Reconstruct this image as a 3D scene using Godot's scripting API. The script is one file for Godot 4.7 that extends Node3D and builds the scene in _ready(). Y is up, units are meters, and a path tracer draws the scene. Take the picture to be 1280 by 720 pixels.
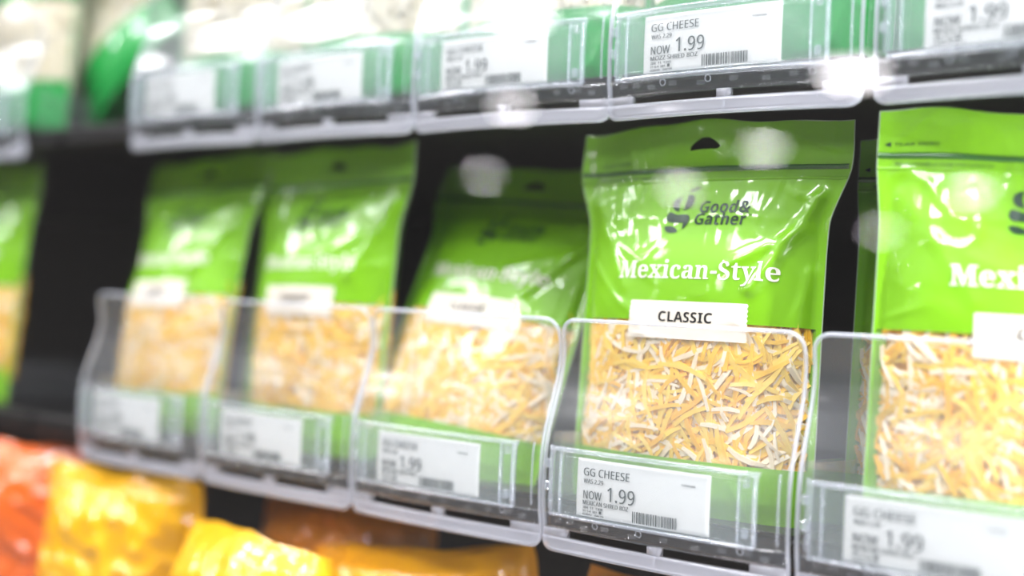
extends Node3D
# A refrigerated shelf of shredded-cheese pouches behind clear plastic tray fronts.
# x runs along the shelf, y up, z out of the shelf towards the aisle; metres.

const PITCH := 0.14          # distance between two tray fronts
const TRAY_W := 0.1370
const TRAY_H := 0.1234
const UPPER_Y := 0.2325      # bottom of the upper row of trays
const DECK := 0.0262         # shelf top above the bottom lip of a tray
const BAY_X := 0.0           # left end of the bay

var M := {}
var used := {}
var sans: SystemFont
var sans_bold: SystemFont
var serif_bold: SystemFont
var crumple := FastNoiseLite.new()
var wrinkle := FastNoiseLite.new()

# ---------------------------------------------------------------- helpers

func numbered(called: String) -> String:
	var n: int = used.get(called, 0)
	used[called] = n + 1
	return called if n == 0 else "%s_%03d" % [called, n]


func tag(o: Node3D, label: String, category: String, group := "", kind := "") -> Node3D:
	o.set_meta("label", label)
	if category != "":
		o.set_meta("category", category)
	if group != "":
		o.set_meta("group", group)
	if kind != "":
		o.set_meta("kind", kind)
	return o


func base(called: String, at := Vector3.ZERO) -> Node3D:
	var o := Node3D.new()
	o.name = numbered(called)
	add_child(o)
	o.position = at
	return o


func part(called: String, mesh: Mesh, m: Material, parent: Node3D) -> MeshInstance3D:
	var o := MeshInstance3D.new()
	o.name = called if parent != self else numbered(called)
	o.mesh = mesh
	o.material_override = m
	parent.add_child(o, true)
	return o


func structure(called: String, mesh: Mesh, m: Material, at: Vector3, label := "") -> MeshInstance3D:
	var o := part(called, mesh, m, self)
	o.position = at
	o.set_meta("kind", "structure")
	if label != "":
		o.set_meta("label", label)
	return o


func box_mesh(size: Vector3) -> BoxMesh:
	var b := BoxMesh.new()
	b.size = size
	return b


func srgb_mat(c: Color, rough: float, extra := {}) -> StandardMaterial3D:
	var m := StandardMaterial3D.new()
	m.albedo_color = c
	m.roughness = rough
	m.cull_mode = BaseMaterial3D.CULL_DISABLED
	for k in extra:
		m.set(k, extra[k])
	return m


func pane(c: Color, alpha: float, rough := 0.06) -> StandardMaterial3D:
	return srgb_mat(Color(c.r, c.g, c.b, alpha), rough, {"transparency": BaseMaterial3D.TRANSPARENCY_ALPHA})


func st_begin() -> SurfaceTool:
	var st := SurfaceTool.new()
	st.begin(Mesh.PRIMITIVE_TRIANGLES)
	return st


func done(st: SurfaceTool) -> ArrayMesh:
	st.generate_normals()
	return st.commit()


# A box with chamfered edges, added to a SurfaceTool.
func add_box(st: SurfaceTool, lo: Vector3, hi: Vector3, ch := 0.0) -> void:
	ch = minf(ch, 0.49 * minf(hi.x - lo.x, minf(hi.y - lo.y, hi.z - lo.z)))
	st.set_smooth_group(-1)
	var rings: Array = []
	for zi in 4:
		var z: float = [lo.z, lo.z + ch, hi.z - ch, hi.z][zi]
		var i: float = ch if zi == 0 or zi == 3 else 0.0
		var x0 := lo.x + i
		var x1 := hi.x - i
		var y0 := lo.y + i
		var y1 := hi.y - i
		rings.append([Vector3(x0 + ch, y0, z), Vector3(x1 - ch, y0, z), Vector3(x1, y0 + ch, z), Vector3(x1, y1 - ch, z), Vector3(x1 - ch, y1, z), Vector3(x0 + ch, y1, z), Vector3(x0, y1 - ch, z), Vector3(x0, y0 + ch, z)])
	for k in 3:
		for j in 8:
			var a: Vector3 = rings[k][j]
			var b: Vector3 = rings[k][(j + 1) % 8]
			var c: Vector3 = rings[k + 1][(j + 1) % 8]
			var d: Vector3 = rings[k + 1][j]
			for v in [a, c, b, a, d, c]:
				st.add_vertex(v)
	for j in range(1, 7):
		for v in [rings[0][0], rings[0][j], rings[0][j + 1]]:
			st.add_vertex(v)
		for v in [rings[3][0], rings[3][j + 1], rings[3][j]]:
			st.add_vertex(v)


# A tube along a path.
func add_tube(st: SurfaceTool, path: PackedVector3Array, r: float, sides := 8, closed := false) -> void:
	st.set_smooth_group(0)
	var n := path.size()
	var rings: Array = []
	for i in n:
		var a := path[(i - 1 + n) % n] if closed or i > 0 else path[i]
		var b := path[(i + 1) % n] if closed or i < n - 1 else path[i]
		var t := (b - a).normalized()
		var side := t.cross(Vector3(0, 0, 1)).normalized()
		var up := side.cross(t).normalized()
		var ring := PackedVector3Array()
		for k in sides:
			var w := TAU * k / sides
			ring.append(path[i] + side * (cos(w) * r) + up * (sin(w) * r))
		rings.append(ring)
	for i in (n if closed else n - 1):
		var p: PackedVector3Array = rings[i]
		var q: PackedVector3Array = rings[(i + 1) % n]
		for k in sides:
			var l := (k + 1) % sides
			for v in [p[k], q[k], q[l], p[k], q[l], p[l]]:
				st.add_vertex(v)


# A grid over (u, v) in [0, 1] whose points f gives; keep(u, v) may leave cells out.
func grid(nx: int, ny: int, f: Callable, keep = null) -> ArrayMesh:
	var st := st_begin()
	st.set_smooth_group(0)
	add_grid(st, nx, ny, f, keep)
	st.index()
	return done(st)


func add_grid(st: SurfaceTool, nx: int, ny: int, f: Callable, keep = null) -> void:
	var pts := PackedVector3Array()
	for j in ny + 1:
		for i in nx + 1:
			pts.append(f.call(float(i) / nx, float(j) / ny))
	for j in ny:
		for i in nx:
			if keep != null and not keep.call((i + 0.5) / nx, (j + 0.5) / ny):
				continue
			var a := j * (nx + 1) + i
			var uv := [Vector2(float(i) / nx, float(j) / ny), Vector2((i + 1.0) / nx, float(j) / ny), Vector2((i + 1.0) / nx, (j + 1.0) / ny), Vector2(float(i) / nx, (j + 1.0) / ny)]
			var id := [a, a + 1, a + nx + 2, a + nx + 1]
			for k in [0, 2, 1, 0, 3, 2]:
				st.set_uv(uv[k])
				st.add_vertex(pts[id[k]])


# Smooth curve through (at, value) pairs.
func along(t: float, at: Array, val: Array) -> float:
	if t <= at[0]:
		return val[0]
	for i in range(1, at.size()):
		if t <= at[i]:
			var p0: float = val[maxi(i - 2, 0)]
			var p3: float = val[mini(i + 1, at.size() - 1)]
			return cubic_interpolate(val[i - 1], val[i], p0, p3, (t - at[i - 1]) / (at[i] - at[i - 1]))
	return val[-1]


# Triangles of flat shapes laid on a surface: split until no edge is longer than step, then bent by f.
func laid(flat: PackedVector2Array, f: Callable, step := 0.002) -> ArrayMesh:
	var st := st_begin()
	st.set_smooth_group(0)
	var todo: Array = []
	for i in range(0, flat.size(), 3):
		todo.append([flat[i], flat[i + 1], flat[i + 2]])
	while todo.size():
		var t: Array = todo.pop_back()
		var a: Vector2 = t[0]
		var b: Vector2 = t[1]
		var c: Vector2 = t[2]
		var ab := a.distance_to(b)
		var bc := b.distance_to(c)
		var ca := c.distance_to(a)
		if maxf(ab, maxf(bc, ca)) > step:
			if ab >= bc and ab >= ca:
				var m := (a + b) / 2
				todo.append([a, m, c])
				todo.append([m, b, c])
			elif bc >= ca:
				var m := (b + c) / 2
				todo.append([a, b, m])
				todo.append([a, m, c])
			else:
				var m := (c + a) / 2
				todo.append([a, b, m])
				todo.append([m, b, c])
			continue
		for v in [a, b, c]:
			st.add_vertex(f.call(v))
	return done(st)


func cap_of(font: Font) -> Vector2:   # baseline, top of a capital
	var t := TextMesh.new()
	t.font = font
	t.font_size = 64
	t.pixel_size = 0.01
	t.depth = 0.0
	t.text = "H"
	var b := t.get_aabb()
	return Vector2(b.position.y, b.position.y + b.size.y)


# Triangles of a line of text whose ink runs from x0 to x1 and whose capitals stand from y0 to y1. slant shears it.
func text_flat(text: String, font: Font, x0: float, x1: float, y0: float, y1: float, slant := 0.0) -> PackedVector2Array:
	var t := TextMesh.new()
	t.font = font
	t.font_size = 64
	t.pixel_size = 0.01
	t.depth = 0.0
	t.curve_step = 4.0
	t.text = text
	var cap := cap_of(font)
	var s := t.surface_get_arrays(0)
	var v: PackedVector3Array = s[Mesh.ARRAY_VERTEX]
	var lo := 1e9
	var hi := -1e9
	for p in v:
		lo = minf(lo, p.x)
		hi = maxf(hi, p.x)
	var out := PackedVector2Array()
	var idx: PackedInt32Array = s[Mesh.ARRAY_INDEX] if s[Mesh.ARRAY_INDEX] != null else PackedInt32Array(range(v.size()))
	for i in idx:
		var y := (v[i].y - cap.x) / (cap.y - cap.x)
		out.append(Vector2(x0 + (v[i].x - lo) / (hi - lo) * (x1 - x0) + slant * y * (y1 - y0), y0 + y * (y1 - y0)))
	return out


func rect_flat(x0: float, y0: float, x1: float, y1: float) -> PackedVector2Array:
	return PackedVector2Array([Vector2(x0, y0), Vector2(x1, y1), Vector2(x1, y0), Vector2(x0, y0), Vector2(x0, y1), Vector2(x1, y1)])


func poly_flat(p: PackedVector2Array, rounds := 2) -> PackedVector2Array:
	for k in rounds:
		var q := PackedVector2Array()
		for i in p.size():
			var a := p[i]
			var b := p[(i + 1) % p.size()]
			q.append(a.lerp(b, 0.25))
			q.append(a.lerp(b, 0.75))
		p = q
	var out := PackedVector2Array()
	for i in Geometry2D.triangulate_polygon(p):
		out.append(p[i])
	return out


# ---------------------------------------------------------------- pouches
# A pouch: local origin in the middle of its base, front towards +z.

class Pouch:
	var seed_of := 0
	var height := 0.209
	var fat := 0.02           # half thickness where it is fullest
	var folds := 1.0          # how crumpled
	var win_lo := 0.028
	var win_hi := 0.1005
	var win_s := 0.97
	var lean := 0.0           # how far the top leans back
	var shift := 0.0          # how far the print sits off the middle
	var pinch := 1.0          # how much narrower the body is than the header
	var pillow := false       # no flat header; the top rolls over


func half_width(b: Pouch, y: float) -> float:
	var k := y / b.height
	if b.pillow:
		return along(k, [0.0, 0.1, 0.5, 0.85, 0.95, 1.0], [0.078, 0.080, 0.081, 0.082, 0.081, 0.079])
	return lerpf(0.0765, along(k, [0.0, 0.06, 0.3, 0.6, 0.74, 0.80, 0.86, 0.90, 1.0], [0.0685, 0.0700, 0.0700, 0.0698, 0.0705, 0.0745, 0.0790, 0.0800, 0.0795]), b.pinch)


func half_thick(b: Pouch, y: float) -> float:
	var k := y / b.height
	if b.pillow:
		return b.fat * along(k, [0.0, 0.15, 0.5, 0.8, 0.92, 0.98, 1.0], [0.3, 0.8, 1.0, 0.92, 0.6, 0.2, 0.03])
	return b.fat * along(k, [0.0, 0.05, 0.15, 0.4, 0.6, 0.75, 0.84, 0.885, 1.0], [0.62, 0.8, 0.95, 1.0, 0.86, 0.5, 0.17, 0.05, 0.02])


func pouch_at(b: Pouch, s: float, y: float, side: float) -> Vector3:
	var k := y / b.height
	var w := half_width(b, y)
	var x := s * w
	var t := half_thick(b, y)
	var full := maxf(0.0, 1.0 - pow(absf(s) / 0.93, 2.6))
	var z := side * t * pow(full, 0.8) + side * 0.0003
	var o := b.seed_of * 7.31
	var on := smoothstep(0.0, 0.12, 1.0 - absf(s)) * (0.35 + 0.65 * smoothstep(1.0, 0.8, k))
	var c := crumple.get_noise_3d(x * 17.0 + o, y * 17.0, o) * 0.0020
	for f in [[22.0, 12.0, 9.0, 0.0009], [13.0, 20.0, 31.0, 0.0007]]:      # long thin creases
		var n := crumple.get_noise_3d(x * f[0] + o, y * f[1] + x * 6.0, o + f[2])
		c += f[3] * exp(-pow(n / 0.07, 2.0)) * (0.5 + crumple.get_noise_3d(x * 25.0, y * 25.0 + o, f[2]))
	var flat_print := smoothstep(0.060, 0.040, absf(x)) * smoothstep(0.105, 0.120, y) * smoothstep(0.180, 0.168, y)
	c *= 1.0 - 0.6 * flat_print
	c += wrinkle.get_noise_3d(x * 160.0 + o, y * 45.0, 3.0) * 0.0004 * smoothstep(0.62, 0.8, k) * smoothstep(0.95, 0.86, k)
	if b.pillow:
		c = c * 1.4 + (0.4 - absf(crumple.get_noise_3d(x * 40.0 + o, y * 40.0 + x * 20.0, o + 4.0))) * 0.006
	else:
		for sd in [-1.0, 1.0]:      # diagonal folds that run from the shoulders into the body
			for f in [[0.066, 0.168, 0.040, 0.118, 0.0026], [0.060, 0.150, 0.020, 0.132, 0.0014], [0.064, 0.128, 0.054, 0.06, 0.0016]]:
				var p0 := Vector2(sd * f[0], f[1] * b.height / 0.209)
				var p1 := Vector2(sd * (f[2] + 0.006 * sin(o + f[1] * 90.0)), f[3] * b.height / 0.209)
				var near := Geometry2D.get_closest_point_to_segment(Vector2(x, y), p0, p1)
				var d := near.distance_to(Vector2(x, y))
				c += f[4] * exp(-pow(d / 0.0035, 2.0)) * (0.7 + 0.5 * sin(o * 1.7 + sd))
	z += c * on * b.folds * (1.0 if side > 0 else -0.6)
	# the whole sheet bends: the header waves, and may lean back
	z += 0.0035 * sin(x * 38.0 + o) * smoothstep(0.7, 1.0, k) - b.lean * pow(k, 1.5)
	var top := (0.0016 * sin(x * 46.0 + o * 2.0) + 0.0007 * sin(x * 130.0 + o)) * smoothstep(0.85, 1.0, k)
	return Vector3(x, y + top, z)


# A point of the front film as it is meshed (flat triangles between grid points), lifted off it.
func on_pouch(b: Pouch, p: Vector2, lift: float) -> Vector3:
	var v := clampf(p.y / b.height, 0.0, 0.9999) * NY
	var u := clampf((p.x / half_width(b, p.y) + 1.0) / 2.0, 0.0, 0.9999) * NX
	var i := floorf(u)
	var j := floorf(v)
	var fu := u - i
	var fv := v - j
	var at := func(di: float, dj: float) -> Vector3: return pouch_at(b, (i + di) / NX * 2.0 - 1.0, (j + dj) / NY * b.height, 1.0)
	var a: Vector3 = at.call(0.0, 0.0)
	var d: Vector3 = at.call(1.0, 1.0)
	var q: Vector3
	var n: Vector3
	if fu > fv:
		var c: Vector3 = at.call(1.0, 0.0)
		q = a + (c - a) * fu + (d - c) * fv
		n = (c - a).cross(d - c)
	else:
		var c: Vector3 = at.call(0.0, 1.0)
		q = a + (d - c) * fu + (c - a) * fv
		n = (d - c).cross(c - a)
	return q + n.normalized() * lift


const NX := 96
const NY := 140

const HOLE := [Vector2(-0.0098, 0.1940), Vector2(-0.0060, 0.1970), Vector2(-0.0020, 0.1995), Vector2(0.0030, 0.1995), Vector2(0.0070, 0.1975), Vector2(0.0098, 0.1952), Vector2(0.0080, 0.1936), Vector2(0.0, 0.1936), Vector2(-0.0080, 0.1934)]


# Film with the window and the hang hole left open. which: "print", "window" or "back".
func pouch_mesh(b: Pouch, which: String, nx := NX, ny := NY) -> ArrayMesh:
	var hole := PackedVector2Array()
	if not b.pillow:
		for v in HOLE:
			hole.append(v if which != "back" else Vector2(v.x * 1.5, (v.y - 0.1965) * 1.6 + 0.1965))
	var side := -1.0 if which == "back" else 1.0
	var f := func(u: float, v: float) -> Vector3:
		var y := v * b.height
		var s := u * 2.0 - 1.0
		var w := half_width(b, y)
		if hole.size() and absf(s * w) < 0.014 and y > 0.188 and y < 0.203:    # grid points near the rim of the hole move onto it
			var p := Vector2(s * w, y)
			var best := 1e9
			var at := p
			for i in hole.size():
				var q := Geometry2D.get_closest_point_to_segment(p, hole[i], hole[(i + 1) % hole.size()])
				if q.distance_to(p) < best:
					best = q.distance_to(p)
					at = q
			if best < 0.0010:
				s = at.x / w
				y = at.y
		return pouch_at(b, s, y, side)
	var keep := func(u: float, v: float) -> bool:
		var y := v * b.height
		var s := u * 2.0 - 1.0
		if hole.size() and Geometry2D.is_point_in_polygon(Vector2(s * half_width(b, y), y), hole):
			return false
		if which == "back" or b.pillow:
			return true
		var open := y > b.win_lo and y < b.win_hi and absf(s) < b.win_s
		return open == (which == "window")
	var st := st_begin()
	st.set_smooth_group(0)
	add_grid(st, nx, ny, f, keep)
	if which == "back":        # the gusset that closes the base
		for i in 24:
			var s0 := i / 12.0 - 1.0
			var s1 := (i + 1) / 12.0 - 1.0
			var q := [pouch_at(b, s0, 0, 1.0), pouch_at(b, s1, 0, 1.0), pouch_at(b, s1, 0, -1.0), pouch_at(b, s0, 0, -1.0)]
			for k in [0, 1, 2, 0, 2, 3]:
				st.set_uv(Vector2.ZERO)
				st.add_vertex(q[k])
	st.index()
	return done(st)


# Loose shreds of cheese lying behind the window, and the mass of cheese behind them.
func shreds_mesh(b: Pouch, count: int, tones: Array, rng: RandomNumberGenerator) -> ArrayMesh:
	var st := st_begin()
	st.set_smooth_group(0)
	var back := func(u: float, v: float) -> Vector3:
		var y := lerpf(b.win_lo - 0.008, b.win_hi + 0.010, v)
		return pouch_at(b, (u * 2 - 1) * 0.95, y, 1.0) - Vector3(0, 0, 0.0058)
	st.set_color(tones[0])
	add_grid(st, 20, 16, back)
	for n in count:
		var y := rng.randf_range(b.win_lo - 0.006, b.win_hi + 0.006)
		var s := rng.randf_range(-0.92, 0.92)
		var w := half_width(b, y)
		var depth := rng.randf_range(0.0009, 0.0052)
		var length := rng.randf_range(0.012, 0.030)
		var r := Vector2(rng.randf_range(0.0008, 0.0014), rng.randf_range(0.0007, 0.0012))
		var ang := rng.randf_range(0, TAU)
		var bend := rng.randf_range(-0.25, 0.25)
		st.set_color(tones[rng.randi_range(1, tones.size() - 1)])
		var rings: Array = []
		for k in 4:
			var q := (k / 3.0 - 0.5) * length
			var dir := Vector2(cos(ang), sin(ang))
			var off := dir * q + dir.orthogonal() * (bend * (q * q / length * 2.0))
			var px := clampf(s * w + off.x, -w * 0.94, w * 0.94)
			var py := clampf(y + off.y, b.win_lo - 0.010, b.win_hi + 0.012)
			var c := pouch_at(b, px / half_width(b, py), py, 1.0)
			c.z -= depth + 0.0006
			var sd := dir.orthogonal()
			var taper := 0.75 if k == 0 or k == 3 else 1.0
			var ring: Array = []
			for m in [[-1, -1], [1, -1], [1, 1], [-1, 1]]:
				ring.append(c + Vector3(sd.x * r.x * m[0], sd.y * r.x * m[0], r.y * m[1]) * taper)
			rings.append(ring)
		st.set_smooth_group(-1)
		for k in 3:
			for j in 4:
				var l := (j + 1) % 4
				for v in [rings[k][j], rings[k + 1][l], rings[k][l], rings[k][j], rings[k + 1][j], rings[k + 1][l]]:
					st.add_vertex(v)
		for e in [0, 3]:
			for v in [rings[e][0], rings[e][1], rings[e][2], rings[e][0], rings[e][2], rings[e][3]]:
				st.add_vertex(v)
	return done(st)


func green_pouch(b: Pouch, film: Material, tones: Array, count: int, printed: bool) -> Node3D:
	var o := base("cheese_pouch")
	var rng := RandomNumberGenerator.new()
	rng.seed = 11 + b.seed_of
	part("printed_film", pouch_mesh(b, "print"), film, o)
	part("window", pouch_mesh(b, "window"), M.film_clear, o)
	part("back_film", pouch_mesh(b, "back", 90, 130), film, o)
	var ch := part("shredded_cheese", shreds_mesh(b, count, tones, rng), M.cheese, o)
	ch.set_meta("kind", "stuff")
	var zip := grid(70, 3, func(u, v): return on_pouch(b, Vector2((u * 2 - 1) * 0.0785, 0.1822 + v * 0.0028), 0.0003 + 0.0011 * sin(PI * v)))
	part("zip_strip", zip, M.zip, o)
	part("header_seal", grid(70, 3, func(u, v): return on_pouch(b, Vector2((u * 2 - 1) * 0.0785, 0.1768 + v * 0.0014), 0.0002 + 0.0006 * sin(PI * v))), film, o)
	var rim := PackedVector3Array()
	for i in 61:
		var y := b.height * i / 60.0
		rim.append((pouch_at(b, -1.0, y, 1.0) + pouch_at(b, -1.0, y, -1.0)) / 2.0)
	for i in range(1, 60):
		rim.append((pouch_at(b, i / 30.0 - 1.0, b.height, 1.0) + pouch_at(b, i / 30.0 - 1.0, b.height, -1.0)) / 2.0)
	for i in 61:
		var y := b.height * (1.0 - i / 60.0)
		rim.append((pouch_at(b, 1.0, y, 1.0) + pouch_at(b, 1.0, y, -1.0)) / 2.0)
	var edge_st := st_begin()
	add_tube(edge_st, rim, 0.00045, 5)
	part("edge_seal", done(edge_st), M.seal, o)
	if not printed:
		return o
	var put := func(p: Vector2) -> Vector3: return on_pouch(b, p + Vector2(b.shift, 0), 0.00035)
	var high := func(p: Vector2) -> Vector3: return on_pouch(b, p + Vector2(b.shift, 0), 0.0006)
	# banner with ragged ends
	var edge := PackedVector2Array()
	for i in 17:
		edge.append(Vector2(0.0325 + (0.0007 if i % 2 else 0.0), 0.0905 + i * 0.00125))
	for i in 17:
		edge.append(Vector2(-0.0335 - (0.0007 if i % 2 else 0.0), 0.1105 - i * 0.00125))
	var bn := part("banner", laid(poly_flat(edge, 0), put, 0.003), M.banner, o)
	part("banner_lettering", laid(text_flat("CLASSIC", sans_bold, -0.0160, 0.0148, 0.0995, 0.1048), high), M.ink, bn)
	part("flavour_lettering", laid(text_flat("Mexican-Style", serif_bold, -0.0445, 0.0467, 0.1226, 0.1322), put), M.white_ink, o)
	part("brand_lettering", laid(text_flat("Good&", sans_bold, -0.0015, 0.0272, 0.1588, 0.1653, 0.12), put), M.green_ink, o)
	part("brand_lettering", laid(text_flat("Gather", sans_bold, -0.0030, 0.0255, 0.1522, 0.1584, 0.12), put), M.green_ink, o)
	part("brand_lettering", laid(text_flat("TM", sans, 0.0265, 0.0288, 0.1570, 0.1581), put), M.green_ink, o)
	var g := PackedVector2Array()
	for shape in LOGO:
		var p := PackedVector2Array()
		for i in range(0, shape.size(), 2):
			p.append(Vector2(shape[i], shape[i + 1]) / 1000.0)
		g.append_array(poly_flat(p))
	part("emblem", laid(g, put), M.green_ink, o)
	part("tear_lettering", laid(text_flat("TEAR HERE", sans, -0.0700, -0.0500, 0.1880, 0.1896), put), M.green_ink, o)
	part("tear_lettering", laid(text_flat("RECLOSABLE FOR FRESHNESS", sans, -0.0690, -0.0260, 0.1790, 0.1805), put), M.green_ink, o)
	part("tear_mark", laid(PackedVector2Array([Vector2(-0.0745, 0.1888), Vector2(-0.0715, 0.1900), Vector2(-0.0715, 0.1876)]), put), M.green_ink, o)
	return o


const LOGO := [
	[-9.7, 170.5, -8.9, 171.9, -6.6, 173.3, -2.0, 173.9, -3.4, 172.6, -6.5, 171.4],
	[-12.5, 168.4, -15.6, 167.8, -17.8, 165.5, -18.0, 163.3, -16.9, 161.0, -14.7, 159.8, -12.9, 159.7, -13.7, 161.4, -14.2, 164.0, -13.7, 166.4],
	[-10.0, 168.9, -7.6, 169.3, -5.8, 168.4, -5.2, 166.1, -5.9, 163.2, -7.9, 161.1, -11.5, 159.9, -9.9, 161.7, -9.0, 164.7, -9.3, 167.3],
	[-18.2, 159.9, -17.5, 158.3, -14.6, 157.5, -11.2, 158.0, -7.7, 157.9, -6.0, 156.5, -6.2, 154.1, -7.5, 151.4, -9.7, 149.1, -8.8, 151.4, -8.7, 153.0, -10.5, 153.7, -14.5, 153.4, -17.9, 153.5, -20.0, 155.1, -19.9, 157.5],
	[-20.5, 151.2, -17.8, 151.6, -15.0, 151.2, -12.6, 149.7, -11.7, 148.2, -14.2, 147.6, -17.4, 147.7, -19.5, 149.0]]


# ---------------------------------------------------------------- trays
# Local origin: middle of the front's bottom edge.

func tray_z(x: float, y: float) -> float:
	var z := along(y, [0.0, 0.010, 0.020, 0.036, 0.053, 0.066, 0.079, 0.092, 0.105, 0.1185, 0.1240], [0.0030, 0.0030, 0.0055, 0.0072, 0.0076, 0.0052, 0.0012, -0.0025, -0.0036, 0.0, 0.0014])
	var k := x / (TRAY_W / 2)
	return z + 0.004 * (1.0 - k * k)


func tray_edge(y: float) -> float:     # half width of the front at a height: rounded corners
	var h := TRAY_W / 2
	var r := 0.0085
	if y > TRAY_H - r:
		var d := (y - (TRAY_H - r)) / r
		return h - r + r * sqrt(maxf(0.0, 1.0 - d * d))
	r = 0.006
	if y < r:
		var d := (r - y) / r
		return h - r + r * sqrt(maxf(0.0, 1.0 - d * d))
	return h


func on_tray(p: Vector2, lift: float) -> Vector3:
	return Vector3(p.x, p.y, tray_z(p.x, p.y) + lift)


# A slab that follows the tray front between two heights.
func tray_slab(x0: float, x1: float, y0: float, y1: float, z0: float, z1: float, nx := 16, ny := 6, rounded := false) -> ArrayMesh:
	var st := st_begin()
	st.set_smooth_group(0)
	var face := func(u: float, v: float, lift: float) -> Vector3:
		var y := lerpf(y0, y1, v)
		var x := lerpf(x0, x1, u)
		if rounded:
			var e := tray_edge(y)
			x = clampf(x, -e, e) if absf(x) < TRAY_W / 2 - 0.01 else signf(x) * (e - (TRAY_W / 2 - absf(x)) * e / (TRAY_W / 2))
		return on_tray(Vector2(x, y), lift)
	add_grid(st, nx, ny, func(u, v): return face.call(u, v, z1))
	add_grid(st, nx, ny, func(u, v): return face.call(1 - u, v, z0))
	add_grid(st, nx, 1, func(u, v): return face.call(u, 1, lerpf(z1, z0, v)))
	add_grid(st, nx, 1, func(u, v): return face.call(1 - u, 0, lerpf(z1, z0, v)))
	add_grid(st, 1, ny, func(u, v): return face.call(1, v, lerpf(z1, z0, u)))
	add_grid(st, 1, ny, func(u, v): return face.call(0, v, lerpf(z0, z1, u)))
	return done(st)


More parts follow.
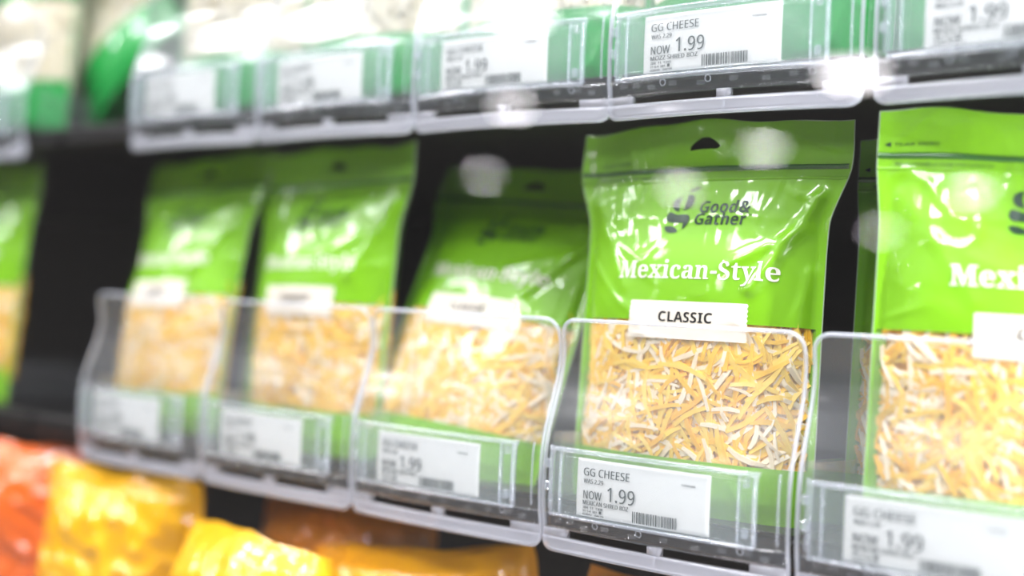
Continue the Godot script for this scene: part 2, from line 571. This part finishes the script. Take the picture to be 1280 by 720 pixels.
func make_tray() -> Node3D:
	var o := base("shelf_tray")
	var h := TRAY_W / 2
	part("front_panel", tray_slab(-h, h, 0.019, TRAY_H, -0.0018, 0.0, 40, 48, true), M.clear, o)
	# thick rolled rim all round the front
	var path := PackedVector3Array()
	var n := 40
	for i in n + 1:
		var y := lerpf(0.0, TRAY_H, sin(PI * (i / float(n) - 0.5)) * 0.5 + 0.5)
		path.append(on_tray(Vector2(tray_edge(y), y), -0.0009))
	for i in range(1, 24):
		path.append(on_tray(Vector2(lerpf(tray_edge(TRAY_H), -tray_edge(TRAY_H), i / 24.0), TRAY_H), -0.0009))
	for i in n + 1:
		var y := lerpf(TRAY_H, 0.0, sin(PI * (i / float(n) - 0.5)) * 0.5 + 0.5)
		path.append(on_tray(Vector2(-tray_edge(y), y), -0.0009))
	for i in range(1, 24):
		path.append(on_tray(Vector2(lerpf(-tray_edge(0), tray_edge(0), i / 24.0), 0), -0.0009))
	var st := st_begin()
	add_tube(st, path, 0.0011, 8, true)
	part("rim", done(st), M.rim, o)
	# foot of the front: a bar, two long slots, a rail above them and clips
	part("bottom_bar", tray_slab(-h, h, 0.0, 0.0072, -0.0040, 0.0008, 24, 4, true), M.frosted, o)
	part("slot_rail", tray_slab(-h + 0.001, h - 0.001, 0.0115, 0.0195, -0.0030, 0.0002, 24, 3), M.clear_thick, o)
	for s in [[-h + 0.0006, -0.0535], [-0.0035, 0.0035], [0.0505, h - 0.0006]]:
		part("slot_post", tray_slab(s[0], s[1], 0.0072, 0.0115, -0.0040, 0.0006, 3, 2), M.frosted, o)
	st = st_begin()
	add_box(st, Vector3(-0.0006, 0.0002, 0.0052), Vector3(0.0006, 0.0118, 0.0066), 0.0003)
	part("mould_seam", done(st), M.clear_edge, o)
	for s in [[-0.058, 0.0165], [-0.0500, 0.0165], [-0.041, 0.0150], [-0.028, 0.0160], [-0.012, 0.0150], [0.006, 0.0160], [0.023, 0.0150], [0.037, 0.0160], [0.050, 0.0165], [0.058, 0.0150]]:
		var c := on_tray(Vector2(s[0], s[1]), 0.0)
		st = st_begin()
		add_box(st, c + Vector3(-0.0022, -0.0012, 0.0), c + Vector3(0.0022, 0.0012, 0.0014), 0.0004)
		part("clip", done(st), M.clear_thick, o)
	for x in [-0.034, -0.008, 0.046]:
		var ring := PackedVector3Array()
		for k in 14:
			ring.append(on_tray(Vector2(x + 0.0016 * cos(TAU * k / 14), 0.0168 + 0.0016 * sin(TAU * k / 14)), 0.0006))
		st = st_begin()
		add_tube(st, ring, 0.00035, 6, true)
		part("pin_ring", done(st), M.clear_edge, o)
	# pocket for the price label
	var pk := part("label_pocket", tray_slab(-0.0610, 0.0530, 0.0195, 0.0540, 0.0018, 0.0024, 24, 6), M.pocket, o)
	part("pocket_ledge", tray_slab(-0.0630, 0.0545, 0.0532, 0.0556, -0.0002, 0.0036, 24, 1), M.clear_edge, pk)
	part("pocket_ledge", tray_slab(-0.0620, 0.0530, 0.0186, 0.0202, -0.0002, 0.0032, 24, 1), M.clear_edge, pk)
	for s in [[0.0450, 0.0456], [0.0525, 0.0540], [-0.0622, -0.0612], [-0.0560, -0.0554]]:
		part("pocket_ridge", tray_slab(s[0], s[1], 0.0200, 0.0535, 0.0, 0.0031, 1, 8), M.clear_edge, pk)
	for s in [[-0.0645, 0.046], [-0.0645, 0.034], [0.0485, 0.050], [0.0485, 0.026]]:
		var c := on_tray(Vector2(s[0], s[1]), 0.0)
		st = st_begin()
		add_box(st, c + Vector3(-0.0016, -0.0025, -0.0005), c + Vector3(0.0016, 0.0025, 0.0022), 0.0005)
		part("clip", done(st), M.clear_edge, pk)
	# the tray behind the front
	for s in [-1.0, 1.0]:
		st = st_begin()
		add_box(st, Vector3(s * (h - 0.0012) - 0.0006, DECK + 0.0004, -0.19), Vector3(s * (h - 0.0012) + 0.0006, 0.062, -0.006), 0.0002)
		part("side_wall", done(st), M.clear, o)
		st = st_begin()
		var w: Array = [[0.0222, 0.0572], [0.056, 0.058]]
		var p := PackedVector3Array()
		for i in 14:
			var y := lerpf(0.022, 0.056, i / 13.0)
			p.append(Vector3(s * (h - 0.0045), y, tray_z(h - 0.0045, y) + 0.0004))
		add_tube(st, p, 0.0007, 6)
		part("side_rib", done(st), M.clear_edge, o)
	st = st_begin()
	add_box(st, Vector3(-h + 0.002, DECK - 0.0006, -0.19), Vector3(h - 0.002, DECK + 0.0004, -0.004), 0.0002)
	part("tray_floor", done(st), M.black_plastic, o)
	return o


# ---------------------------------------------------------------- price labels

func make_label(lines: Array) -> Node3D:
	var o := base("price_label")
	var x0 := -0.0455
	var x1 := 0.0305
	var put := func(lift: float) -> Callable: return func(p: Vector2) -> Vector3: return on_tray(p, lift)
	part("card", tray_slab(x0, x1, 0.0206, 0.0504, 0.0003, 0.0007, 30, 14), M.paper, o)
	var lx := x0 + 0.0043
	var on: Callable = put.call(0.00125)
	var rows := [
		["GG CHEESE", 0.0, 0.0276, 0.0417, 0.0458, sans], ["WAS 2.29", 0.0002, 0.0122, 0.0379, 0.0402, sans], ["NOW", 0.0002, 0.0115, 0.0298, 0.0340, sans],
		["1.99", 0.0150, 0.0310, 0.0301, 0.0373, sans], [lines[0], 0.0, 0.0275, 0.0267, 0.0289, sans], [lines[1], 0.0, 0.0122, 0.0246, 0.0259, sans],
		[lines[2], 0.0, 0.0115, 0.0228, 0.0240, sans], [lines[3], 0.0, 0.0128, 0.0211, 0.0222, sans], ["1794188", 0.0566, 0.0640, 0.0434, 0.0444, sans]]
	for r in rows:
		var ink := text_flat(r[0], r[5], lx + r[1], lx + r[2], r[3], r[4])
		ink.append_array(text_flat(r[0], r[5], lx + r[1] + 0.00016, lx + r[2] + 0.00016, r[3], r[4]))      # a heavier stroke
		part("lettering", laid(ink, on, 0.004), M.ink, o)
	var bars := PackedVector2Array()
	var rng := RandomNumberGenerator.new()
	rng.seed = 5
	var x := lx + 0.0300
	while x < lx + 0.0545:
		var w := rng.randf_range(0.00025, 0.0009)
		bars.append_array(rect_flat(x, 0.0215, minf(x + w, lx + 0.0548), 0.0272))
		x += w + rng.randf_range(0.00025, 0.0007)
	part("barcode", laid(bars, on, 0.006), M.ink, o)
	return o


func copy_of(o: Node3D, called: String) -> Node3D:
	var c: Node3D = o.duplicate()
	c.name = numbered(called)
	add_child(c)
	return c


# ---------------------------------------------------------------- the scene

func _ready() -> void:
	# camera
	var cam := Camera3D.new()
	cam.name = "camera"
	add_child(cam)
	var lens := CameraAttributesPhysical.new()
	lens.frustum_focal_length = 46.6667          # 24 mm high sensor: f = 1400 px on a 720 px high frame
	lens.frustum_near = 0.02
	lens.frustum_far = 30.0
	lens.frustum_focus_distance = 0.572
	lens.exposure_aperture = 2.05
	cam.fov = rad_to_deg(2.0 * atan(360.0 / 1400.0))
	cam.attributes = lens
	cam.transform = Transform3D(Basis(Vector3(0.818385, 0.080462, -0.56901), Vector3(-0.03091, 0.994879, 0.096226), Vector3(0.573838, -0.061162, 0.816681)), Vector3(0.7493, 0.1008, 0.5189))
	cam.near = 0.02
	cam.far = 30.0
	cam.current = true
	var env := Environment.new()
	env.background_mode = Environment.BG_COLOR
	env.background_color = Color(0.75, 0.77, 0.8)
	env.tonemap_mode = Environment.TONE_MAPPER_LINEAR
	env.tonemap_exposure = 0.84
	env.sdfgi_enabled = true
	env.ssao_enabled = true
	env.ssil_enabled = true
	var we := WorldEnvironment.new()
	we.name = "world_environment"
	we.environment = env
	add_child(we)

	setup_materials()
	# lamps: rows of ceiling panels over the aisle, and the strip in the canopy of the fridge
	for i in 4:
		for j in 2:
			ceiling_panel(Vector3(-3.2 + 1.5 * i, CEILING - 0.04, 1.0 + 1.2 * j))
	canopy_lamp()
	door_lamp()
	for p in DOWNLIGHTS:
		downlight(Vector3(p[0], CEILING, p[1]), p[2])
	room()
	shelves()
	stock()


const CEILING := 1.95
const DOWNLIGHTS := [[-2.66, 4.52, 0.15], [-3.99, 6.35, 0.11], [-6.06, 8.84, 0.11], [-1.43, 6.19, 0.17], [-2.76, 8.12, 0.12], [-4.32, 9.77, 0.15], [-1.68, 10.33, 0.16], [-3.27, 12.91, 0.14]]

func downlight(at: Vector3, r: float) -> void:
	var o := base("downlight", at)
	tag(o, "round white downlight in the shop ceiling", "lamp", "downlights in the shop ceiling")
	var c := CylinderMesh.new()
	c.top_radius = r + 0.03
	c.bottom_radius = r + 0.02
	c.height = 0.03
	part("frame", c, M.white_metal, o).position.y = -0.015
	var g := CylinderMesh.new()
	g.top_radius = r
	g.bottom_radius = r
	g.height = 0.008
	part("lamp_diffuser", g, M.downlight_glow, o).position.y = -0.033
	area_light("downlight_light", Vector3(0, -0.045, 0), Vector3(-PI / 2, 0, 0), Vector2(r * 1.5, r * 1.5), 12.0, o)


const PANEL_ENERGY := 12.0
const DOOR_ENERGY := 32.0
const STRIP_ENERGY := 20.0

func area_light(called: String, at: Vector3, turn: Vector3, size: Vector2, energy: float, parent: Node3D) -> void:
	var l := AreaLight3D.new()
	l.name = called
	l.area_size = size
	l.area_normalize_energy = false
	l.light_energy = energy
	l.light_color = Color(0.985, 0.985, 1.0)
	l.area_range = 16.0
	l.area_attenuation = 2.0
	l.shadow_enabled = true
	l.position = at
	l.rotation = turn
	parent.add_child(l, true)


func ceiling_panel(at: Vector3) -> void:
	var o := base("ceiling_lamp", at)
	tag(o, "flat white ceiling lamp panel over the aisle", "lamp", "ceiling lamps over the aisle")
	var st := st_begin()
	add_box(st, Vector3(-0.32, 0.0, -0.32), Vector3(0.32, 0.04, 0.32), 0.004)
	part("frame", done(st), M.white_metal, o)
	part("lamp_diffuser", box_mesh(Vector3(0.58, 0.006, 0.58)), M.lamp_glow, o).position = Vector3(0, -0.003, 0)
	area_light("panel_light", Vector3(0, -0.012, 0), Vector3(-PI / 2, 0, 0), Vector2(0.58, 0.58), PANEL_ENERGY, o)


func canopy_lamp() -> void:
	var o := base("canopy_lamp", Vector3(0.2, 0.86, 0.12))
	tag(o, "white strip lamp under the canopy of the fridge", "lamp")
	var st := st_begin()
	add_box(st, Vector3(-1.0, 0.0, -0.02), Vector3(1.0, 0.03, 0.02), 0.003)
	part("housing", done(st), M.white_metal, o)
	part("lamp_tube", box_mesh(Vector3(1.96, 0.006, 0.03)), M.lamp_glow, o).position = Vector3(0, -0.003, 0)
	area_light("strip_light", Vector3(0, -0.010, 0), Vector3(-PI / 2 + 0.25, 0, 0), Vector2(1.96, 0.03), STRIP_ENERGY, o)


func door_lamp() -> void:
	var o := base("door_lamp", Vector3(1.22, 0.0, 0.11))
	tag(o, "upright white strip lamp on the right door post of the fridge", "lamp")
	var st := st_begin()
	add_box(st, Vector3(-0.01, -0.85, -0.02), Vector3(0.02, 0.85, 0.02), 0.003)
	part("housing", done(st), M.white_metal, o)
	part("lamp_tube", box_mesh(Vector3(0.006, 1.64, 0.03)), M.lamp_glow, o).position = Vector3(-0.014, 0, 0)
	area_light("strip_light", Vector3(-0.022, 0, 0), Vector3(0, PI / 2 - 0.15, 0), Vector2(0.03, 1.64), DOOR_ENERGY, o)


func setup_materials() -> void:
	sans = SystemFont.new()
	sans.font_names = ["Droid Sans"]
	sans_bold = SystemFont.new()
	sans_bold.font_names = ["Droid Sans"]
	sans_bold.font_weight = 700
	serif_bold = SystemFont.new()
	serif_bold.font_names = ["Droid Serif"]
	serif_bold.font_weight = 700
	crumple.seed = 3
	crumple.noise_type = FastNoiseLite.TYPE_SIMPLEX_SMOOTH
	crumple.frequency = 1.0
	crumple.fractal_type = FastNoiseLite.FRACTAL_NONE
	wrinkle.seed = 8
	wrinkle.noise_type = FastNoiseLite.TYPE_SIMPLEX_SMOOTH
	wrinkle.frequency = 1.0
	wrinkle.fractal_type = FastNoiseLite.FRACTAL_NONE

	var gloss := {"clearcoat_enabled": true, "clearcoat": 1.0, "clearcoat_roughness": 0.05}
	M.film_green = srgb_mat(Color(0.505, 0.775, 0.04), 0.4, gloss)
	M.film_emerald = srgb_mat(Color(0.0, 0.62, 0.25), 0.32, gloss)
	M.film_yellow = srgb_mat(Color(0.99, 0.74, 0.0), 0.30, gloss)
	M.film_orange = srgb_mat(Color(0.93, 0.42, 0.10), 0.30, gloss)
	M.film_gold = srgb_mat(Color(0.98, 0.69, 0.0), 0.30, gloss)
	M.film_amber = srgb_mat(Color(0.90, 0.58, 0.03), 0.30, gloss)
	M.film_clear = pane(Color(1.0, 0.98, 0.94), 0.03, 0.10)
	M.seal = pane(Color(0.9, 0.97, 0.9), 0.4, 0.1)
	M.zip = srgb_mat(Color(0.20, 0.42, 0.16), 0.25, gloss)
	M.cheese = srgb_mat(Color.WHITE, 0.55, {"vertex_color_use_as_albedo": true})
	M.banner = srgb_mat(Color(0.94, 0.91, 0.86), 0.45)
	M.white_ink = srgb_mat(Color(0.97, 0.96, 0.92), 0.4)
	M.green_ink = srgb_mat(Color(0.05, 0.22, 0.14), 0.35)
	M.ink = srgb_mat(Color(0.04, 0.04, 0.05), 0.6)
	M.paper = srgb_mat(Color(0.93, 0.93, 0.93), 0.7)
	M.clear = pane(Color(0.86, 0.89, 0.93), 0.05, 0.16)
	M.rim = pane(Color(0.90, 0.92, 0.97), 0.44, 0.04)
	M.pocket = pane(Color(0.82, 0.88, 0.90), 0.12, 0.08)
	M.pocket.metallic_specular = 0.25
	M.clear_thick = pane(Color(0.70, 0.74, 0.80), 0.06, 0.08)
	M.clear_edge = pane(Color(0.86, 0.89, 0.95), 0.24, 0.05)
	M.frosted = pane(Color(0.88, 0.89, 0.94), 0.34, 0.12)
	M.black_plastic = srgb_mat(Color(0.045, 0.045, 0.05), 0.4)
	M.black_steel = srgb_mat(Color(0.05, 0.048, 0.052), 0.45, {"metallic": 0.2})
	M.white_metal = srgb_mat(Color(0.9, 0.9, 0.9), 0.4)
	M.lamp_glow = srgb_mat(Color(0.95, 0.95, 0.95), 0.5, {"emission_enabled": true, "emission": Color(0.985, 0.985, 1.0), "emission_energy_multiplier": 4.0})
	M.downlight_glow = srgb_mat(Color(0.95, 0.95, 0.95), 0.5, {"emission_enabled": true, "emission": Color(1.0, 0.96, 0.97), "emission_energy_multiplier": 34.0})
	M.door_glass = pane(Color(1, 1, 1), 0.004, 0.0)
	M.wall = srgb_mat(Color(0.48, 0.465, 0.46), 0.8)
	M.ceiling = srgb_mat(Color(0.88, 0.88, 0.87), 0.85)
	M.floor = srgb_mat(Color(0.55, 0.53, 0.51), 0.4)


func room() -> void:
	structure("floor", box_mesh(Vector3(11.4, 0.1, 15.2)), M.floor, Vector3(-2.5, -1.15, 6.9))
	structure("ceiling", box_mesh(Vector3(11.4, 0.1, 15.2)), M.ceiling, Vector3(-2.5, 2.0, 6.9))
	structure("wall_back", box_mesh(Vector3(11.4, 3.2, 0.1)), M.wall, Vector3(-2.5, 0.45, -0.60))
	structure("wall_front", box_mesh(Vector3(11.4, 3.2, 0.1)), M.wall, Vector3(-2.5, 0.45, 14.40))
	structure("wall_left", box_mesh(Vector3(0.1, 3.2, 15.2)), M.wall, Vector3(-8.15, 0.45, 6.9))
	structure("wall_right", box_mesh(Vector3(0.1, 3.2, 15.2)), M.wall, Vector3(3.15, 0.45, 6.9))
	var door := base("door_1", Vector3(0.2, -0.05, 0.16))
	door.set_meta("kind", "structure")
	door.set_meta("label", "clear glass door of the fridge")
	part("glass_pane", box_mesh(Vector3(2.66, 1.70, 0.004)), M.door_glass, door)
	for f in [[-1.345, 0.0, 0.03, 1.76], [1.345, 0.0, 0.03, 1.76], [0.0, 0.865, 2.66, 0.03], [0.0, -0.865, 2.66, 0.03]]:
		var st := st_begin()
		add_box(st, Vector3(f[0] - f[2] / 2, f[1] - f[3] / 2, -0.014), Vector3(f[0] + f[2] / 2, f[1] + f[3] / 2, 0.014), 0.003)
		part("frame", done(st), M.black_steel, door)
	var bar := st_begin()
	add_tube(bar, PackedVector3Array([Vector3(1.30, -0.25, 0.004), Vector3(1.30, -0.24, 0.04), Vector3(1.30, 0.24, 0.04), Vector3(1.30, 0.25, 0.004)]), 0.008)
	part("handle", done(bar), M.white_metal, door)


func shelves() -> void:
	structure("wall_fridge", box_mesh(Vector3(2.8, 1.96, 0.06)), M.black_steel, Vector3(0.2, -0.12, -0.46))
	structure("trim_upright", box_mesh(Vector3(0.05, 1.96, 0.06)), M.black_steel, Vector3(-0.08, -0.12, -0.395))
	structure("trim_canopy", box_mesh(Vector3(2.8, 0.06, 0.74)), M.white_metal, Vector3(0.2, 0.93, -0.13))
	var names := ["bottom", "middle", "upper", "topmost"]
	for i in 4:
		var y: float = [-0.24, 0.0, UPPER_Y, UPPER_Y + 0.26][i]
		for s in [[-1.2, -0.083], [-0.077, 1.6]]:
			var o := base("shelf_board", Vector3((s[0] + s[1]) / 2, y + 0.0180, -0.21))
			tag(o, "black steel %s shelf %s" % [names[i], "right of the dark gap" if s[0] > -1.0 else "beyond the dark gap on the left"], "shelf", "black steel shelves")
			var st := st_begin()
			add_box(st, Vector3(s[0] - o.position.x, -0.0080, -0.20), Vector3(s[1] - o.position.x, DECK - 0.0195, 0.2055), 0.0015)
			part("deck", done(st), M.black_steel, o)
			for k in 2:
				st = st_begin()
				var x: float = (s[0] + 0.01 if k == 0 else s[1] - 0.014) - o.position.x
				add_box(st, Vector3(x, -0.034, -0.20), Vector3(x + 0.004, -0.0082, 0.02), 0.001)
				part("bracket", done(st), M.black_steel, o)


func bag(seed_of: int, fat := 0.02, lean := 0.0) -> Pouch:
	var b := Pouch.new()
	b.seed_of = seed_of
	b.fat = fat
	b.lean = lean
	return b


const BLEND := [Color(0.88, 0.48, 0.03), Color(1.0, 0.60, 0.03), Color(1.0, 0.68, 0.07), Color(0.98, 0.53, 0.02), Color(1.0, 0.86, 0.64), Color(1.0, 0.90, 0.72), Color(1.0, 0.72, 0.12)]
const MOZZ := [Color(0.85, 0.78, 0.58), Color(0.90, 0.85, 0.70), Color(0.86, 0.79, 0.58), Color(0.92, 0.88, 0.76)]


func stock() -> void:
	# trays: middle row, then upper row; the last of each row belongs to the next bay on the left
	var tray := make_tray()
	var mid := ["first tray of the middle row, beside the dark gap, blurred", "second tray of the middle row, blurred", "third tray of the middle row, before the leaning pouch", "fourth tray of the middle row, in sharp focus", "fifth tray of the middle row, cut off by the picture edge", "tray of the middle row beyond the dark gap"]
	var up := ["first tray of the upper row, beside the dark gap, washed out", "second tray of the upper row, blurred", "third tray of the upper row, cream window above its label", "fourth tray of the upper row, in sharp focus", "fifth tray of the upper row, blurred at the picture edge", "tray of the upper row beyond the dark gap"]
	var mid_x := [0.07, 0.21, 0.3495, 0.4890, 0.6305, -0.235]
	var up_x := [0.0945, 0.2335, 0.3730, 0.5095, 0.6530, -0.187]
	var label := make_label(["MEXICAN SHRED 8OZ", "284  11  1308", "11-5-4  001  ■", "03847   04/19"])
	var label_up := make_label(["MOZZ SHRED 8OZ", "284  11  1310", "11-6-4  001  ■", "03849   04/19"])
	for i in 6:
		for row in 2:
			var at := Vector3([mid_x, up_x][row][i], UPPER_Y * row, 0)
			var t := tray if i == 0 and row == 0 else copy_of(tray, "shelf_tray")
			t.position = at
			tag(t, "clear plastic tray front, " + [mid, up][row][i], "tray", "clear trays of the %s row" % ["middle", "upper"][row])
			var src := label if row == 0 else label_up
			var l := src if i == 0 else copy_of(src, "price_label")
			l.position = at + Vector3(0, 0.0008 if row == 0 else 0.0015, 0)
			tag(l, "white price label in the " + [mid, up][row][i].replace(" of the", ",").replace(", cream window above its label", " with a cream window").replace(", before the leaning pouch", " before the leaning pouch"), "price label", "price labels of the %s row" % ["middle", "upper"][row])

	# green pouches of the middle row
	var first := bag(1)
	first.shift = 0.0035
	first.win_s = 0.955
	var sharp := green_pouch(first, M.film_green, BLEND, 1150, true)
	place(sharp, Vector3(0.4845, 0.0004, -0.033), Vector3(0, 0, 0.004), "lime green pouch of shredded cheese, upright and in sharp focus")
	var straight := bag(2)
	straight.pinch = 0.25
	straight.height = 0.205
	var right := green_pouch(straight, M.film_green, BLEND, 1150, true)
	place(right, Vector3(0.6550, 0.0004, -0.040), Vector3(0, 0.42, 0.0), "lime green pouch at the picture edge, turned a little to the right")
	var leaning := green_pouch(bag(3, 0.024, 0.03), M.film_green, BLEND, 1150, true)
	place(leaning, Vector3(0.318, 0.0004, -0.036), Vector3(-0.17, 0, -0.06), "lime green pouch whose top leans back into shade")
	var second := green_pouch(bag(4, 0.022, 0.008), M.film_green, BLEND, 1150, true)
	place(second, Vector3(0.198, 0.0004, -0.036), Vector3(0, -0.08, 0.015), "blurred lime green pouch beside the shaded leaning pouch")
	place(copy_of(leaning, "cheese_pouch"), Vector3(0.053, 0.0004, -0.030), Vector3(0.02, -0.10, 0.03), "blurred lime green pouch next to the dark gap, speckled with highlights")
	place(copy_of(second, "cheese_pouch"), Vector3(-0.225, 0.0004, -0.036), Vector3(0, -0.1, 0.0), "lime green pouch beyond the dark gap at the picture edge")
	place(copy_of(right, "cheese_pouch"), Vector3(0.630, 0.0004, -0.090), Vector3(0, 0.25, 0.0), "green pouch standing behind the one at the picture edge")
	place(copy_of(right, "cheese_pouch"), Vector3(0.150, 0.0004, -0.085), Vector3(0, 0.0, 0.0), "green pouch standing in shade behind the two blurred pouches")

	# emerald pouches of the upper row
	var mb := bag(5, 0.021)
	mb.win_lo = 0.046
	mb.win_hi = 0.12
	var mozz := green_pouch(mb, M.film_emerald, MOZZ, 500, false)
	var mozz_label := ["behind the first washed-out upper tray", "behind the second upper tray", "behind the third upper tray", "behind the sharp upper tray", "behind the upper tray at the picture edge", "beyond the dark gap"]
	for i in 6:
		place(mozz if i == 0 else copy_of(mozz, "cheese_pouch"), Vector3(up_x[i], UPPER_Y + 0.0004, -0.035), Vector3(0, 0.05 * sin(i * 2.4), 0.02 * sin(i * 3.1)), "emerald pouch of white shredded cheese " + mozz_label[i])
	place(copy_of(mozz, "cheese_pouch"), Vector3(-0.072, UPPER_Y + 0.050, -0.068), Vector3(-0.1, 0.0, 0.75), "emerald pouch with a cream window, tipped over in the dark gap")

	# bags on the shelf below
	var lows := [
		[Vector3(0.035, -0.172, -0.015), 0.10, M.film_yellow, "yellow crumpled bag below the first middle tray", 6],
		[Vector3(0.207, -0.190, 0.012), -0.15, M.film_yellow, "yellow crumpled bag below the second middle tray", 7],
		[Vector3(0.324, -0.186, -0.042), 0.15, M.film_gold, "golden crumpled bag below the third middle tray", 8, 0.14],
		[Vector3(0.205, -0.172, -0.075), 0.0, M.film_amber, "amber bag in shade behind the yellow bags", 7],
		[Vector3(0.500, -0.181, -0.050), 0.0, M.film_amber, "amber bag below the sharp middle tray", 6],
		[Vector3(-0.110, -0.165, -0.010), 0.15, M.film_orange, "orange crumpled bag below the dark gap", 8],
		[Vector3(-0.270, -0.170, -0.015), 0.0, M.film_orange, "orange bag on the bottom shelf at the picture edge", 6]]
	var made := {}
	for r in lows:
		var o: Node3D
		if made.has(r[4]):
			o = copy_of(made[r[4]], "snack_bag")
		else:
			var b := bag(r[4], 0.034)
			b.pillow = true
			b.height = 0.165
			o = base("snack_bag")
			part("film", pouch_mesh(b, "print", 90, 100), r[2], o)
			part("back_film", pouch_mesh(b, "back", 60, 70), r[2], o)
			made[r[4]] = o
		for c in o.get_children():
			c.material_override = r[2]
		o.position = r[0]
		o.rotation = Vector3(0, r[1], r[5] if r.size() > 5 else 0.0)
		tag(o, r[3], "bag", "bags on the lower shelf")


func place(o: Node3D, at: Vector3, turn: Vector3, label: String) -> void:
	o.position = at + Vector3(0, DECK, 0)
	o.rotation = turn
	tag(o, label, "pouch", "green cheese pouches" if at.y < 0.1 else "emerald cheese pouches")
